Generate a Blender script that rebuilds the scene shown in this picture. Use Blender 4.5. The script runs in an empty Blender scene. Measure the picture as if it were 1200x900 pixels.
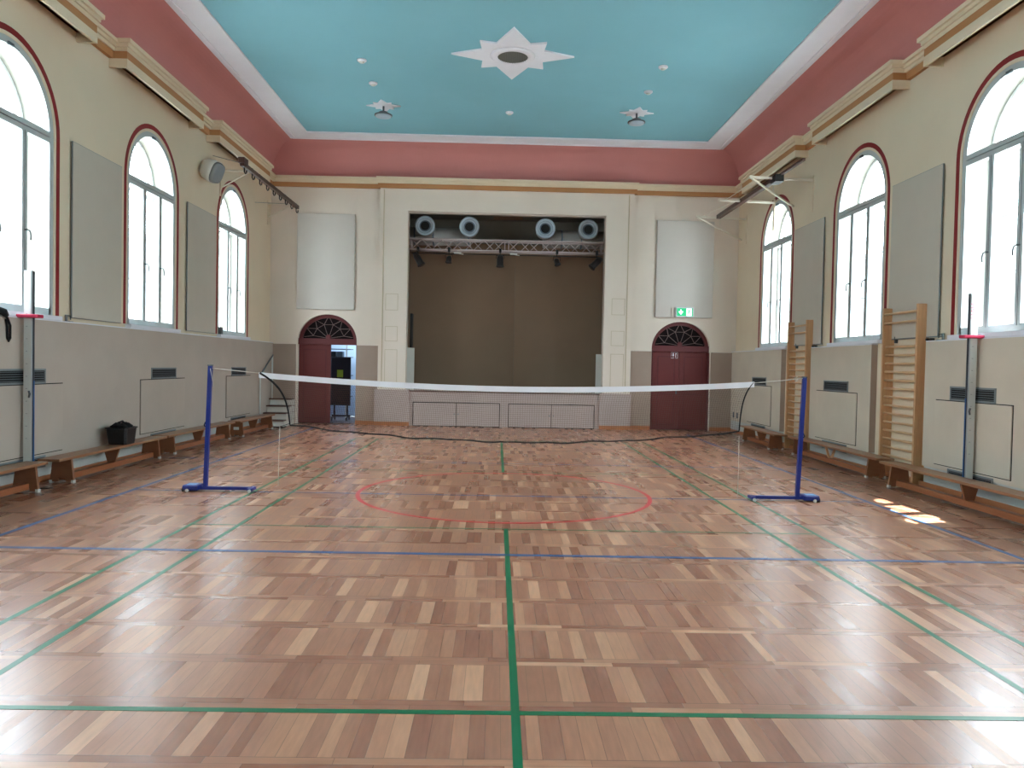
import bpy, bmesh, math, random
from mathutils import Vector, Matrix
random.seed(7)
PI = math.pi
COL = bpy.context.scene.collection
XL, XR, YB, YF = -5.96, 6.04, 10.31, -13.0
YC = 10.19           # face of the projecting stage surround
ZC = 7.07            # ceiling
WORLD = {}           # object name -> world location of its origin

# ------------------------------------------------------------------ materials
def s2l(c):
    return tuple(((v/255)/12.92 if v/255 <= .04045 else ((v/255+.055)/1.055)**2.4) for v in c)

def mat(name, rgb, rough=.6, metal=0., var=.06, scale=3., bump=0., bscale=60., spec=.5, stretch=None, coat=0.):
    m = bpy.data.materials.new(name); m.use_nodes = True
    nt = m.node_tree; b = nt.nodes['Principled BSDF']
    c = s2l(rgb)
    b.inputs['Roughness'].default_value = rough
    b.inputs['Metallic'].default_value = metal
    b.inputs['Specular IOR Level'].default_value = spec
    b.inputs['Coat Weight'].default_value = coat
    tc = nt.nodes.new('ShaderNodeTexCoord')
    src = tc.outputs['Object']
    if stretch:
        mp = nt.nodes.new('ShaderNodeMapping'); mp.inputs['Scale'].default_value = stretch
        nt.links.new(src, mp.inputs['Vector']); src = mp.outputs['Vector']
    nz = nt.nodes.new('ShaderNodeTexNoise'); nz.inputs['Scale'].default_value = scale; nz.inputs['Detail'].default_value = 5
    nt.links.new(src, nz.inputs['Vector'])
    mx = nt.nodes.new('ShaderNodeMix'); mx.data_type = 'RGBA'
    mx.inputs[6].default_value = (*[v*(1-var*2) for v in c], 1)
    mx.inputs[7].default_value = (*[min(1, v*(1+var*2)) for v in c], 1)
    nt.links.new(nz.outputs['Fac'], mx.inputs[0])
    nt.links.new(mx.outputs[2], b.inputs['Base Color'])
    if bump:
        n2 = nt.nodes.new('ShaderNodeTexNoise'); n2.inputs['Scale'].default_value = bscale
        nt.links.new(src, n2.inputs['Vector'])
        bp = nt.nodes.new('ShaderNodeBump'); bp.inputs['Strength'].default_value = bump; bp.inputs['Distance'].default_value = .01
        nt.links.new(n2.outputs['Fac'], bp.inputs['Height']); nt.links.new(bp.outputs['Normal'], b.inputs['Normal'])
    return m

def emis(name, rgb, strength):
    m = mat(name, rgb, .5); b = m.node_tree.nodes['Principled BSDF']
    b.inputs['Emission Color'].default_value = (*s2l(rgb), 1); b.inputs['Emission Strength'].default_value = strength
    return m

def glass_mat(name, tint=(1, 1, 1), gl=.06):
    m = bpy.data.materials.new(name); m.use_nodes = True; nt = m.node_tree
    for n in list(nt.nodes):
        if n.type == 'BSDF_PRINCIPLED': nt.nodes.remove(n)
    o = [n for n in nt.nodes if n.type == 'OUTPUT_MATERIAL'][0]
    t = nt.nodes.new('ShaderNodeBsdfTransparent'); t.inputs[0].default_value = (*tint, 1)
    g = nt.nodes.new('ShaderNodeBsdfGlossy'); g.inputs['Roughness'].default_value = .03
    mx = nt.nodes.new('ShaderNodeMixShader'); mx.inputs[0].default_value = gl
    nt.links.new(t.outputs[0], mx.inputs[1]); nt.links.new(g.outputs[0], mx.inputs[2]); nt.links.new(mx.outputs[0], o.inputs['Surface'])
    return m

M = {}
M['wall'] = mat('cream_plaster', (226, 210, 183), .85, var=.03, scale=1.2, bump=.05)
M['wall_back'] = mat('cream_plaster_back', (228, 215, 200), .85, var=.03, scale=1.2, bump=.05)
M['pink'] = mat('rose_paint', (202, 134, 130), .8, var=.05, scale=.8, bump=.04)
M['teal'] = mat('teal_paint', (127, 184, 197), .8, var=.05, scale=.6, bump=.04)
M['white'] = mat('white_paint', (230, 230, 236), .6, var=.02)
M['cornice'] = mat('cornice_cream', (228, 212, 184), .7, var=.03)
M['pilaster_line'] = mat('pilaster_line', (200, 184, 156), .8)
M['ochre'] = mat('cornice_ochre', (186, 132, 84), .7, var=.04)
M['redpaint'] = mat('window_red_border', (138, 30, 30), .7, var=.06)
M['winframe'] = mat('grey_white_window_paint', (186, 193, 192), .5, var=.03)
M['winouter'] = mat('outer_window_white', (226, 230, 228), .5, var=.02)
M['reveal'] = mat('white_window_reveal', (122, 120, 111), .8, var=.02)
M['gap'] = mat('dark_gap', (18, 18, 18), .9)
M['dado'] = mat('beige_wall_carpet_dim', (186, 173, 160), .95, var=.05, scale=2, bump=.25, bscale=180)  # left-wall copy of the carpet, darkened to paint in its weaker daylight
M['dado_back'] = mat('brown_grey_wall_carpet', (168, 148, 134), .95, var=.05, scale=2, bump=.25, bscale=180)
M['dado_front'] = mat('rose_grey_cladding', (182, 164, 156), .9, var=.05, scale=2, bump=.2, bscale=180)
M['dado_r'] = mat('beige_wall_carpet_lit', (208, 195, 176), .95, var=.05, scale=2, bump=.25, bscale=180)  # same carpet lightened: stronger daylight on the right wall put into the colour
M['plinth'] = mat('pale_plinth', (196, 198, 192), .8, var=.04)
M['acoustic'] = mat('grey_acoustic_board', (200, 191, 176), .95, var=.02, bump=.1, bscale=200)
M['acoustic_back'] = mat('pale_acoustic_board', (204, 197, 188), .95, var=.02, bump=.1, bscale=200)
M['grille'] = mat('grey_grille_metal', (128, 136, 138), .45, metal=.3)
M['slat'] = mat('dark_slat_metal', (92, 100, 104), .5, metal=.3)
M['bench'] = mat('varnished_bench_wood', (150, 104, 72), .38, var=.14, scale=6, stretch=(6, .6, 6), coat=.2)
M['benchleg'] = mat('varnished_plywood', (136, 88, 58), .45, var=.1, scale=5, stretch=(2, 2, 6))
M['beam'] = mat('orange_balance_beam', (156, 94, 58), .38, var=.12, scale=6, stretch=(6, .6, 6))
M['ash'] = mat('light_ash_wood', (206, 160, 116), .45, var=.1, scale=5, stretch=(8, 8, .8))
M['ashrung'] = mat('pale_rung_wood', (216, 178, 136), .4, var=.08, scale=6, stretch=(8, .8, 8))
M['rubber'] = mat('off_white_rubber', (206, 206, 200), .6)
M['black'] = mat('black_plastic', (20, 20, 22), .5)
M['blackcloth'] = mat('black_fabric', (16, 16, 18), .9, bump=.3)
M['alu'] = mat('brushed_aluminium', (186, 192, 196), .32, metal=.75, var=.04, stretch=(10, 10, 1))
M['scale'] = mat('pale_scale_face', (208, 212, 208), .45, var=.03)
M['groove'] = mat('dark_groove', (58, 66, 76), .4, metal=.3)
M['bluestrip'] = mat('blue_strip', (44, 88, 140), .5)
M['pinkplastic'] = mat('magenta_plastic', (198, 34, 78), .45)
M['blue'] = mat('blue_enamel', (18, 42, 124), .35, var=.04)
M['bluelight'] = mat('light_blue_label', (120, 168, 214), .5)
M['net'] = mat('net_thread', (104, 80, 70), .8)
M['tape'] = mat('white_net_tape', (236, 236, 240), .7, bump=.2)
M['rope'] = mat('black_net_rope', (14, 14, 16), .8)
M['cord'] = mat('white_cord', (196, 190, 180), .8)
M['door'] = mat('oxblood_door_paint', (106, 40, 39), .6, var=.05, bump=.04)
M['doordark'] = mat('oxblood_frame_paint', (96, 34, 36), .6, var=.05)
M['lead'] = mat('fanlight_bars', (112, 88, 84), .5)
M['darkglass'] = mat('dark_fanlight_glass', (22, 12, 13), .6, spec=.1)
M['curtain'] = mat('brown_stage_partition', (136, 112, 90), .9, var=.04, scale=1.5, bump=.1)
M['stage'] = mat('stage_dark_paint', (118, 116, 106), .85)
M['stagefloor'] = mat('stage_floor_dark', (70, 66, 70), .6)
M['duct'] = mat('perforated_duct_steel', (178, 180, 178), .5, metal=.2, bump=.6, bscale=90)
M['nozzle'] = mat('pale_blue_grey_nozzle', (172, 188, 200), .45, metal=.1)
M['nozzle2'] = mat('grey_nozzle_cone', (112, 128, 142), .5, metal=.1)
M['truss'] = mat('truss_aluminium', (190, 176, 174), .4, metal=.4)
M['lampblack'] = mat('stage_light_black', (24, 22, 22), .5)
M['lens'] = mat('smoked_lens', (60, 60, 64), .1)
M['rail'] = mat('brown_steel_beam', (78, 54, 44), .5, var=.12)
M['bracket'] = mat('cream_white_bracket', (226, 218, 200), .5)
M['speaker'] = mat('speaker_white', (212, 212, 206), .5)
M['mesh'] = mat('speaker_mesh', (140, 146, 148), .6, bump=.6, bscale=200)
M['step'] = mat('brown_step_tread', (92, 60, 48), .5)
M['stepside'] = mat('white_step_riser', (218, 212, 202), .6)
M['basket'] = mat('black_basket_plastic', (18, 18, 20), .45, bump=.6, bscale=120)
M['wood_base'] = mat('wood_baseboard', (176, 112, 70), .5, var=.1, scale=5)
M['green'] = emis('exit_sign_green', (20, 170, 110), .8)
M['signwhite'] = emis('exit_sign_white', (236, 250, 244), .9)
M['signcase'] = mat('sign_case', (206, 212, 212), .4)
M['storewall'] = mat('storage_pale_wall', (196, 214, 232), .8)
M['storefloor'] = mat('storage_floor', (110, 106, 110), .6)
M['lime'] = mat('lime_sticker', (168, 196, 60), .6)
M['navy'] = mat('dark_navy_board', (22, 28, 40), .5)
M['lineG'] = mat('green_line_paint', (8, 104, 66), .35, var=.05)
M['lineB'] = mat('blue_line_paint', (42, 84, 132), .4, var=.05)
M['lineR'] = mat('red_line_paint', (196, 52, 56), .35, var=.08)
M['glass'] = glass_mat('window_glass', (1, 1, 1), .05)
M['facade'] = mat('white_outside_facade', (98, 98, 96), .9)
M['facade_y'] = mat('yellow_outside_facade', (86, 82, 50), .9)
M['outwin'] = mat('outside_window_grey', (68, 75, 79), .6)
M['ground'] = mat('outside_paving', (226, 226, 220), .9)
M['leaf'] = mat('outside_leaf', (130, 160, 60), .8, var=.3, scale=4)
M['vent'] = mat('ceiling_vent_grid', (120, 126, 118), .6, bump=.5, bscale=40)

def floor_material():
    m = bpy.data.materials.new('oak_parquet_rows'); m.use_nodes = True
    nt = m.node_tree; N = nt.nodes; L = nt.links; b = N['Principled BSDF']
    def lk(v, sock):
        if isinstance(v, (int, float)): sock.default_value = v
        else: L.new(v, sock)
    def ma(op, a, c=0., d=0.):
        n = N.new('ShaderNodeMath'); n.operation = op
        lk(a, n.inputs[0]); lk(c, n.inputs[1]); lk(d, n.inputs[2]); return n.outputs[0]
    def noise(vec3, kind='w'):
        c = N.new('ShaderNodeCombineXYZ')
        for i in range(3): lk(vec3[i], c.inputs[i])
        n = N.new('ShaderNodeTexWhiteNoise'); n.noise_dimensions = '3D'; L.new(c.outputs[0], n.inputs['Vector'])
        return n.outputs['Value']
    tc = N.new('ShaderNodeTexCoord'); sp = N.new('ShaderNodeSeparateXYZ'); L.new(tc.outputs['Object'], sp.inputs[0])
    X, Y = sp.outputs[0], sp.outputs[1]
    per = .54
    yy = ma('ADD', Y, 100*per - .02); q = ma('DIVIDE', yy, per)
    row = ma('FLOOR', q); fy = ma('MULTIPLY', ma('SUBTRACT', q, row), per)      # 0..per
    strip = ma('LESS_THAN', fy, .105)
    rowr = noise([row, 3.3, 7.7])
    # slats running along Y, jittered widths
    w = .074
    xs = ma('ADD', ma('ADD', X, 50.), ma('MULTIPLY', rowr, .3))
    jit = N.new('ShaderNodeTexNoise'); jit.noise_dimensions = '1D'; jit.inputs['Scale'].default_value = 2.7
    L.new(ma('ADD', xs, ma('MULTIPLY', row, 13.1)), jit.inputs['W'])
    qs = ma('ADD', ma('DIVIDE', xs, w), ma('MULTIPLY', jit.outputs['Fac'], 1.6))
    ids = ma('FLOOR', qs); fs = ma('SUBTRACT', qs, ids)
    r1 = noise([ids, row, 1.5])
    # strip planks along X, two courses
    sub = ma('FLOOR', ma('DIVIDE', fy, .0525))
    rs = noise([row, sub, 9.1])
    qp = ma('DIVIDE', ma('ADD', ma('ADD', X, 50.), ma('MULTIPLY', rs, 3.)), .52)
    idp = ma('FLOOR', qp); fp = ma('SUBTRACT', qp, idp)
    r2 = noise([idp, ma('ADD', ma('MULTIPLY', row, 3.), sub), 4.4])
    r = ma('ADD', ma('MULTIPLY', strip, r2), ma('MULTIPLY', ma('SUBTRACT', 1., strip), r1))
    ramp = N.new('ShaderNodeValToRGB'); cr = ramp.color_ramp
    L.new(r, ramp.inputs[0])
    cols = [(0, (150, 100, 79)), (.25, (160, 109, 85)), (.6, (170, 118, 92)), (.85, (182, 130, 100)), (1, (205, 156, 123))]
    cr.elements[0].position = 0; cr.elements[0].color = (*s2l(cols[0][1]), 1)
    cr.elements[1].position = 1; cr.elements[1].color = (*s2l(cols[-1][1]), 1)
    for p_, c_ in cols[1:-1]:
        e = cr.elements.new(p_); e.color = (*s2l(c_), 1)
    # grain
    def grain(scale):
        mp = N.new('ShaderNodeMapping'); mp.inputs['Scale'].default_value = scale
        L.new(tc.outputs['Object'], mp.inputs['Vector'])
        n = N.new('ShaderNodeTexNoise'); n.inputs['Scale'].default_value = 4; n.inputs['Detail'].default_value = 6
        L.new(mp.outputs[0], n.inputs['Vector']); return n.outputs['Fac']
    g1, g2 = grain((12, 1.4, 1)), grain((1.4, 12, 1))
    g = ma('ADD', ma('MULTIPLY', strip, g2), ma('MULTIPLY', ma('SUBTRACT', 1., strip), g1))
    big = N.new('ShaderNodeTexNoise'); big.inputs['Scale'].default_value = .5; L.new(tc.outputs['Object'], big.inputs['Vector'])
    mult = ma('ADD', ma('MULTIPLY', g, .55), ma('ADD', .5, ma('MULTIPLY', big.outputs['Fac'], .4)))
    # gaps
    def edge(f, width, e):
        return ma('MAXIMUM', ma('LESS_THAN', ma('MULTIPLY', f, width), e), ma('GREATER_THAN', ma('MULTIPLY', f, width), width-e))
    gs = ma('MULTIPLY', edge(fs, w, .0012), ma('SUBTRACT', 1., strip))
    gp = ma('MULTIPLY', edge(fp, .52, .0015), strip)
    gy = ma('MAXIMUM', ma('LESS_THAN', fy, .003), ma('LESS_THAN', ma('ABSOLUTE', ma('SUBTRACT', fy, .105)), .0025))
    gm = ma('LESS_THAN', ma('ABSOLUTE', ma('SUBTRACT', fy, .0525)), .0012)
    gap = ma('MAXIMUM', ma('MAXIMUM', gs, gp), ma('MAXIMUM', gy, gm))
    mult = ma('MULTIPLY', mult, ma('SUBTRACT', 1., ma('MULTIPLY', gap, .55)))
    ax = ma('ABSOLUTE', X); rim = N.new('ShaderNodeMapRange'); L.new(ax, rim.inputs[0])  # darker past the side lines: unfaded varnish plus weaker reflection painted in
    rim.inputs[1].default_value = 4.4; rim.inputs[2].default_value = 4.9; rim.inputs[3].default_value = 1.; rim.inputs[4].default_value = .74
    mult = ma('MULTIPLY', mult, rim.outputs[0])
    vm = N.new('ShaderNodeVectorMath'); vm.operation = 'SCALE'
    L.new(ramp.outputs[0], vm.inputs[0]); L.new(mult, vm.inputs['Scale'])
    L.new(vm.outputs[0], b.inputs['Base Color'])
    rg = ma('ADD', .25, ma('MULTIPLY', r, .08)); L.new(rg, b.inputs['Roughness'])
    b.inputs['Specular IOR Level'].default_value = .7
    bp = N.new('ShaderNodeBump'); bp.inputs['Strength'].default_value = .12; bp.inputs['Distance'].default_value = .002
    L.new(ma('SUBTRACT', ma('MULTIPLY', r, .4), gap), bp.inputs['Height']); L.new(bp.outputs['Normal'], b.inputs['Normal'])
    return m
M['floor'] = floor_material()

# ------------------------------------------------------------------ mesh helpers
class MB:
    def __init__(s): s.bm = bmesh.new()
    def box(s, x0, x1, y0, y1, z0, z1):
        x0, x1 = sorted((x0, x1)); y0, y1 = sorted((y0, y1)); z0, z1 = sorted((z0, z1))
        v = [s.bm.verts.new(p) for p in ((x0,y0,z0),(x1,y0,z0),(x1,y1,z0),(x0,y1,z0),(x0,y0,z1),(x1,y0,z1),(x1,y1,z1),(x0,y1,z1))]
        for f in ((0,3,2,1),(4,5,6,7),(0,1,5,4),(1,2,6,5),(2,3,7,6),(3,0,4,7)): s.bm.faces.new([v[i] for i in f])
        return s
    def ring(s, loops, closed=True, cap=False, smooth=False):
        """skin a list of equally long vertex loops"""
        vs = [[s.bm.verts.new(p) for p in lp] for lp in loops]; n = len(loops[0])
        for a, b in zip(vs[:-1], vs[1:]):
            for i in range(n if closed else n-1):
                f = s.bm.faces.new((a[i], a[(i+1) % n], b[(i+1) % n], b[i])); f.smooth = smooth
        if cap:
            s.bm.faces.new(vs[0][::-1]); s.bm.faces.new(vs[-1])
        return s
    def tube(s, pts, r, n=8, cap=True, smooth=True):
        pts = [Vector(p) for p in pts]; loops = []
        up = Vector((0, 0, 1)); prev = None
        for i, p in enumerate(pts):
            d = (pts[min(i+1, len(pts)-1)] - pts[max(i-1, 0)]).normalized()
            if prev is None:
                a = d.cross(up) if abs(d.z) < .95 else d.cross(Vector((1, 0, 0)))
            else: a = prev - d*prev.dot(d)
            a.normalize(); prev = a; b = d.cross(a)
            rr = r[i] if isinstance(r, (list, tuple)) else r
            loops.append([p + a*rr*math.cos(2*PI*k/n) + b*rr*math.sin(2*PI*k/n) for k in range(n)])
        return s.ring(loops, True, cap, smooth)
    def bar(s, p0, p1, w, h):
        p0, p1 = Vector(p0), Vector(p1); d = (p1-p0).normalized()
        a = d.cross(Vector((0, 0, 1))) if abs(d.z) < .98 else Vector((1, 0, 0))
        a.normalize(); b = a.cross(d)
        return s.ring([[p + a*sx*w/2 + b*sy*h/2 for sx, sy in ((-1,-1),(1,-1),(1,1),(-1,1))] for p in (p0, p1)], True, True)
    def prism(s, poly, axis, t0, t1):
        """poly: 2-D points in the plane of the two other axes; axis 0,1,2"""
        def P(u, v, t): return ((t,u,v),(u,t,v),(u,v,t))[axis]
        a = [s.bm.verts.new(P(u, v, t0)) for u, v in poly]; b = [s.bm.verts.new(P(u, v, t1)) for u, v in poly]
        n = len(poly)
        for i in range(n): s.bm.faces.new((a[i], a[(i+1) % n], b[(i+1) % n], b[i]))
        s.bm.faces.new(a[::-1]); s.bm.faces.new(b)
        return s
    def band(s, outer, inner, fn, w0, w1, closed=False):
        """solid between two matching 2-D paths, fn(u,z,w) -> xyz"""
        loops = []
        for o, i in zip(outer, inner):
            loops.append([fn(o[0], o[1], w0), fn(o[0], o[1], w1), fn(i[0], i[1], w1), fn(i[0], i[1], w0)])
        if closed: loops.append(loops[0])
        return s.ring(loops, True, not closed)
    def revolve(s, prof, c, axis, n=32, smooth=True, hollow=False):
        """prof: (r, t) along the axis vector"""
        ax = Vector(axis).normalized(); a = ax.cross(Vector((0, 0, 1)))
        if a.length < .05: a = Vector((1, 0, 0))
        a.normalize(); b = ax.cross(a); c = Vector(c)
        return s.ring([[c + ax*t + (a*math.cos(2*PI*k/n) + b*math.sin(2*PI*k/n))*max(r, 1e-4) for k in range(n)] for r, t in (prof+prof[:1] if hollow else prof)], True, not hollow, smooth)
    def build(s, name, m, parent=None, bevel=0):
        bmesh.ops.remove_doubles(s.bm, verts=s.bm.verts, dist=1e-6)
        bmesh.ops.recalc_face_normals(s.bm, faces=s.bm.faces)
        off = WORLD[parent.name] if parent else Vector((0, 0, 0))
        if parent: bmesh.ops.translate(s.bm, verts=s.bm.verts, vec=-off)
        me = bpy.data.meshes.new(name); s.bm.to_mesh(me); s.bm.free()
        me.materials.append(M[m])
        o = bpy.data.objects.new(name, me); COL.objects.link(o)
        if parent: o.parent = parent
        WORLD[o.name] = Vector(off)
        if bevel:
            md = o.modifiers.new('bevel', 'BEVEL'); md.width = bevel; md.segments = 2; md.limit_method = 'ANGLE'
        return o

def thing(name, loc, label, cat, group=None):
    o = bpy.data.objects.new(name, None); COL.objects.link(o); o.location = loc; o.empty_display_size = .1
    WORLD[o.name] = Vector(loc); tag(o, label, cat, group); return o
def tag(o, label, cat, group=None):
    o['label'] = label; o['category'] = cat
    if group: o['group'] = group
    return o
def struct(o): o['kind'] = 'structure'; return o
def sroot(name, loc):
    o = bpy.data.objects.new(name, None); COL.objects.link(o); o.location = loc; WORLD[o.name] = Vector(loc); return struct(o)
TR = [0]
def trim(mb, m, **k):
    TR[0] += 1; return struct(mb.build('trim_%d' % TR[0], m, **k))

def holed(name, outer, holes, fn, thick, m):
    """flat wall with holes: 2-D curve, filled, extruded, then mapped"""
    cu = bpy.data.curves.new(name, 'CURVE'); cu.dimensions = '2D'; cu.fill_mode = 'BOTH'; cu.extrude = .5
    for poly in [outer]+holes:
        sp = cu.splines.new('POLY'); sp.points.add(len(poly)-1)
        for i, (u, v) in enumerate(poly): sp.points[i].co = (u, v, 0, 1)
        sp.use_cyclic_u = True
    t = bpy.data.objects.new('tmp', cu); COL.objects.link(t)
    dg = bpy.context.evaluated_depsgraph_get(); me = bpy.data.meshes.new_from_object(t.evaluated_get(dg))
    bpy.data.objects.remove(t); bpy.data.curves.remove(cu)
    for v in me.vertices: v.co = fn(v.co.x, v.co.y, (v.co.z+.5)*thick)
    bm = bmesh.new(); bm.from_mesh(me); bmesh.ops.remove_doubles(bm, verts=bm.verts, dist=1e-5)
    bmesh.ops.recalc_face_normals(bm, faces=bm.faces); bm.to_mesh(me); bm.free()
    me.name = name; me.materials.clear(); me.materials.append(M[m])
    o = bpy.data.objects.new(name, me); COL.objects.link(o); WORLD[o.name] = Vector((0,0,0)); return o

def arch(c, hw, z0, zs, rise=None, n=28):
    rise = rise or hw
    return [(c-hw, z0)] + [(c-hw*math.cos(PI*i/n), zs+rise*math.sin(PI*i/n)) for i in range(n+1)] + [(c+hw, z0)]

# ------------------------------------------------------------------ room shell
WY = [-8.0, -4.07, -.13, 3.66, 7.58]
ZS = 4.47
b = MB().box(XL-.05, XR+.05, YF, YB+.45, -.1, 0)
floor = struct(b.build('floor', 'floor'))
rect = [(YF, -.1), (YB, -.1), (YB, 7.3), (YF, 7.3)]
hol = lambda: [arch(y, .9, 2.12, ZS) for y in WY]
struct(holed('wall_left', rect, hol(), lambda u, v, w: (XL-w, u, v), .5, 'wall'))
struct(holed('wall_right', rect, hol(), lambda u, v, w: (XR+w, u, v), .5, 'wall'))
DL, DR = -4.49, 4.615
dz, dsp, drise = 0, 2.12, .69
struct(holed('wall_back', [(XL-.5, -.1), (XR+.5, -.1), (XR+.5, 7.3), (XL-.5, 7.3)],
      [arch(DL, .755, 0, dsp, drise), arch(DR, .755, 0, dsp, drise), [(-2.46, .90), (2.59, .90), (2.59, 5.47), (-2.46, 5.47)]],
      lambda u, v, w: (u, YB+w, v), .3, 'wall_back'))
struct(MB().box(XL-.5, XR+.5, YF-.3, YF, -.1, 7.3).build('wall_front', 'wall'))
# projecting stage surround
trim_o = holed('trim_0', [(-3.17, .92), (3.30, .92), (3.30, 6.05), (-3.17, 6.05)],
      [[(-2.46, .93), (2.59, .93), (2.59, 5.47), (-2.46, 5.47)]],
      lambda u, v, w: (u, YC+w, v), YB-YC, 'wall_back'); struct(trim_o)
b = MB()
for x in (-3.07, 3.17):
    b.box(x-.012, x+.012, YC-.012, YC, .95, 6.0)
for sx, xa, xb in ((-1, -3.0, -2.68), (1, 2.78, 3.12)):
    for za, zb in ((1.05, 1.93), (2.15, 2.52), (2.94, 3.35)):
        for (p, q_, r_, s_) in ((xa, xb, za, za+.012), (xa, xb, zb, zb+.012), (xa, xa+.012, za, zb), (xb-.012, xb, za, zb)):
            b.box(p, q_, YC-.006, YC, r_, s_)
trim(b, 'pilaster_line')
# flat ceiling: white band outside, teal panel inset
a = .73
cx0, cx1, cy1 = XL+a, XR-a, YB-a
c = struct(MB().box(XL-.3, XR+.3, YF, YB+.3, ZC+.03, ZC+.2).build('ceiling', 'teal'))
bw = .45
b = MB()
b.box(XL+.3, cx0+bw, YF, YB-.3, ZC-.005, ZC+.03); b.box(cx1-bw, XR-.3, YF, YB-.3, ZC-.005, ZC+.03); b.box(cx0+bw, cx1-bw, cy1-bw, YB-.3, ZC-.005, ZC+.03)
b.box(cx0-.01, cx0+.05, YF, cy1, ZC-.03, ZC); b.box(cx1-.05, cx1+.01, YF, cy1, ZC-.03, ZC); b.box(cx0, cx1, cy1-.05, cy1+.01, ZC-.03, ZC)
trim(b, 'white')
# cove
z0 = 6.27
loops = []
for i in range(17):
    t = PI/2*i/16; off = a*(1-math.cos(t)); z = z0 + (ZC-z0)*math.sin(t)
    loops.append([(XL+off, YF, z), (XL+off, YB-off, z), (XR-off, YB-off, z), (XR-off, YF, z)])
b = MB().ring(loops, closed=False)
for f in b.bm.faces: f.smooth = False
trim(b, 'pink')
# cornice on three walls: layers (depth, z0, z1, mat)
def cornice_box(mats, depth_add, xa, ya, yb, side):
    for m, lay in mats.items():
        b = MB()
        for d, za, zb in lay:
            d += depth_add
            if side == 'l': b.box(XL, XL+d, ya, yb, za, zb)
            elif side == 'r': b.box(XR-d, XR, ya, yb, za, zb)
        trim(b, m)
base = {'cornice': [(.09, 6.14, 6.19), (.12, 6.19, 6.24), (.16, 6.24, 6.29)], 'ochre': [(.06, 6.03, 6.14)]}
cornice_box(base, 0, 0, YF, YB, 'l'); cornice_box(base, 0, 0, YF, YB, 'r')
for m, lay in base.items():
    b = MB()
    for d, za, zb in lay:
        b.box(XL, XR, YB-d, YB, za, zb); b.box(-3.21-d*.3, 3.34+d*.3, YC-d, YB, za, zb)
    trim(b, m)
# curtain boxes above the windows
k = 0
for side, s, xw in (('left', 1, XL), ('right', -1, XR)):
    for i, (ya, yb) in enumerate(((-5.5, -2.6), (-1.7, 1.31), (2.15, 5.12), (5.95, 9.3))):
        lab = {1: 'nearest', 2: 'middle', 3: 'farthest'}.get(i)
        if lab is None: continue
        t = thing('curtain_box', (xw, (ya+yb)/2, 5.9), 'cream curtain box with ochre band above the %s arched window of the %s wall' % (lab, side), 'curtain box', 'curtain boxes')
        D = .27
        b = MB().box(xw, xw+s*D, ya, yb, 6.14, 6.20).box(xw, xw+s*(D+.03), ya-.03, yb+.03, 6.20, 6.25).box(xw, xw+s*(D+.07), ya-.06, yb+.06, 6.25, 6.31)
        b.build('moulding', 'cornice', t)
        b = MB().box(xw+s*.001, xw+s*(D-.005), ya+.004, yb-.004, 6.03, 6.14); b.build('painted_band', 'ochre', t)
        b = MB().box(xw+s*(D-.04), xw+s*D, ya, yb, 5.90, 6.03).box(xw, xw+s*(D-.04), ya, ya+.04, 5.90, 6.03).box(xw, xw+s*(D-.04), yb-.04, yb, 5.90, 6.03)
        b.build('valance', 'cornice', t)
        b = MB().tube([(xw+s*.13, ya+.05, 5.99), (xw+s*.13, yb-.05, 5.99)], .015); b.build('curtain_rail', 'groove', t)

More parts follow.
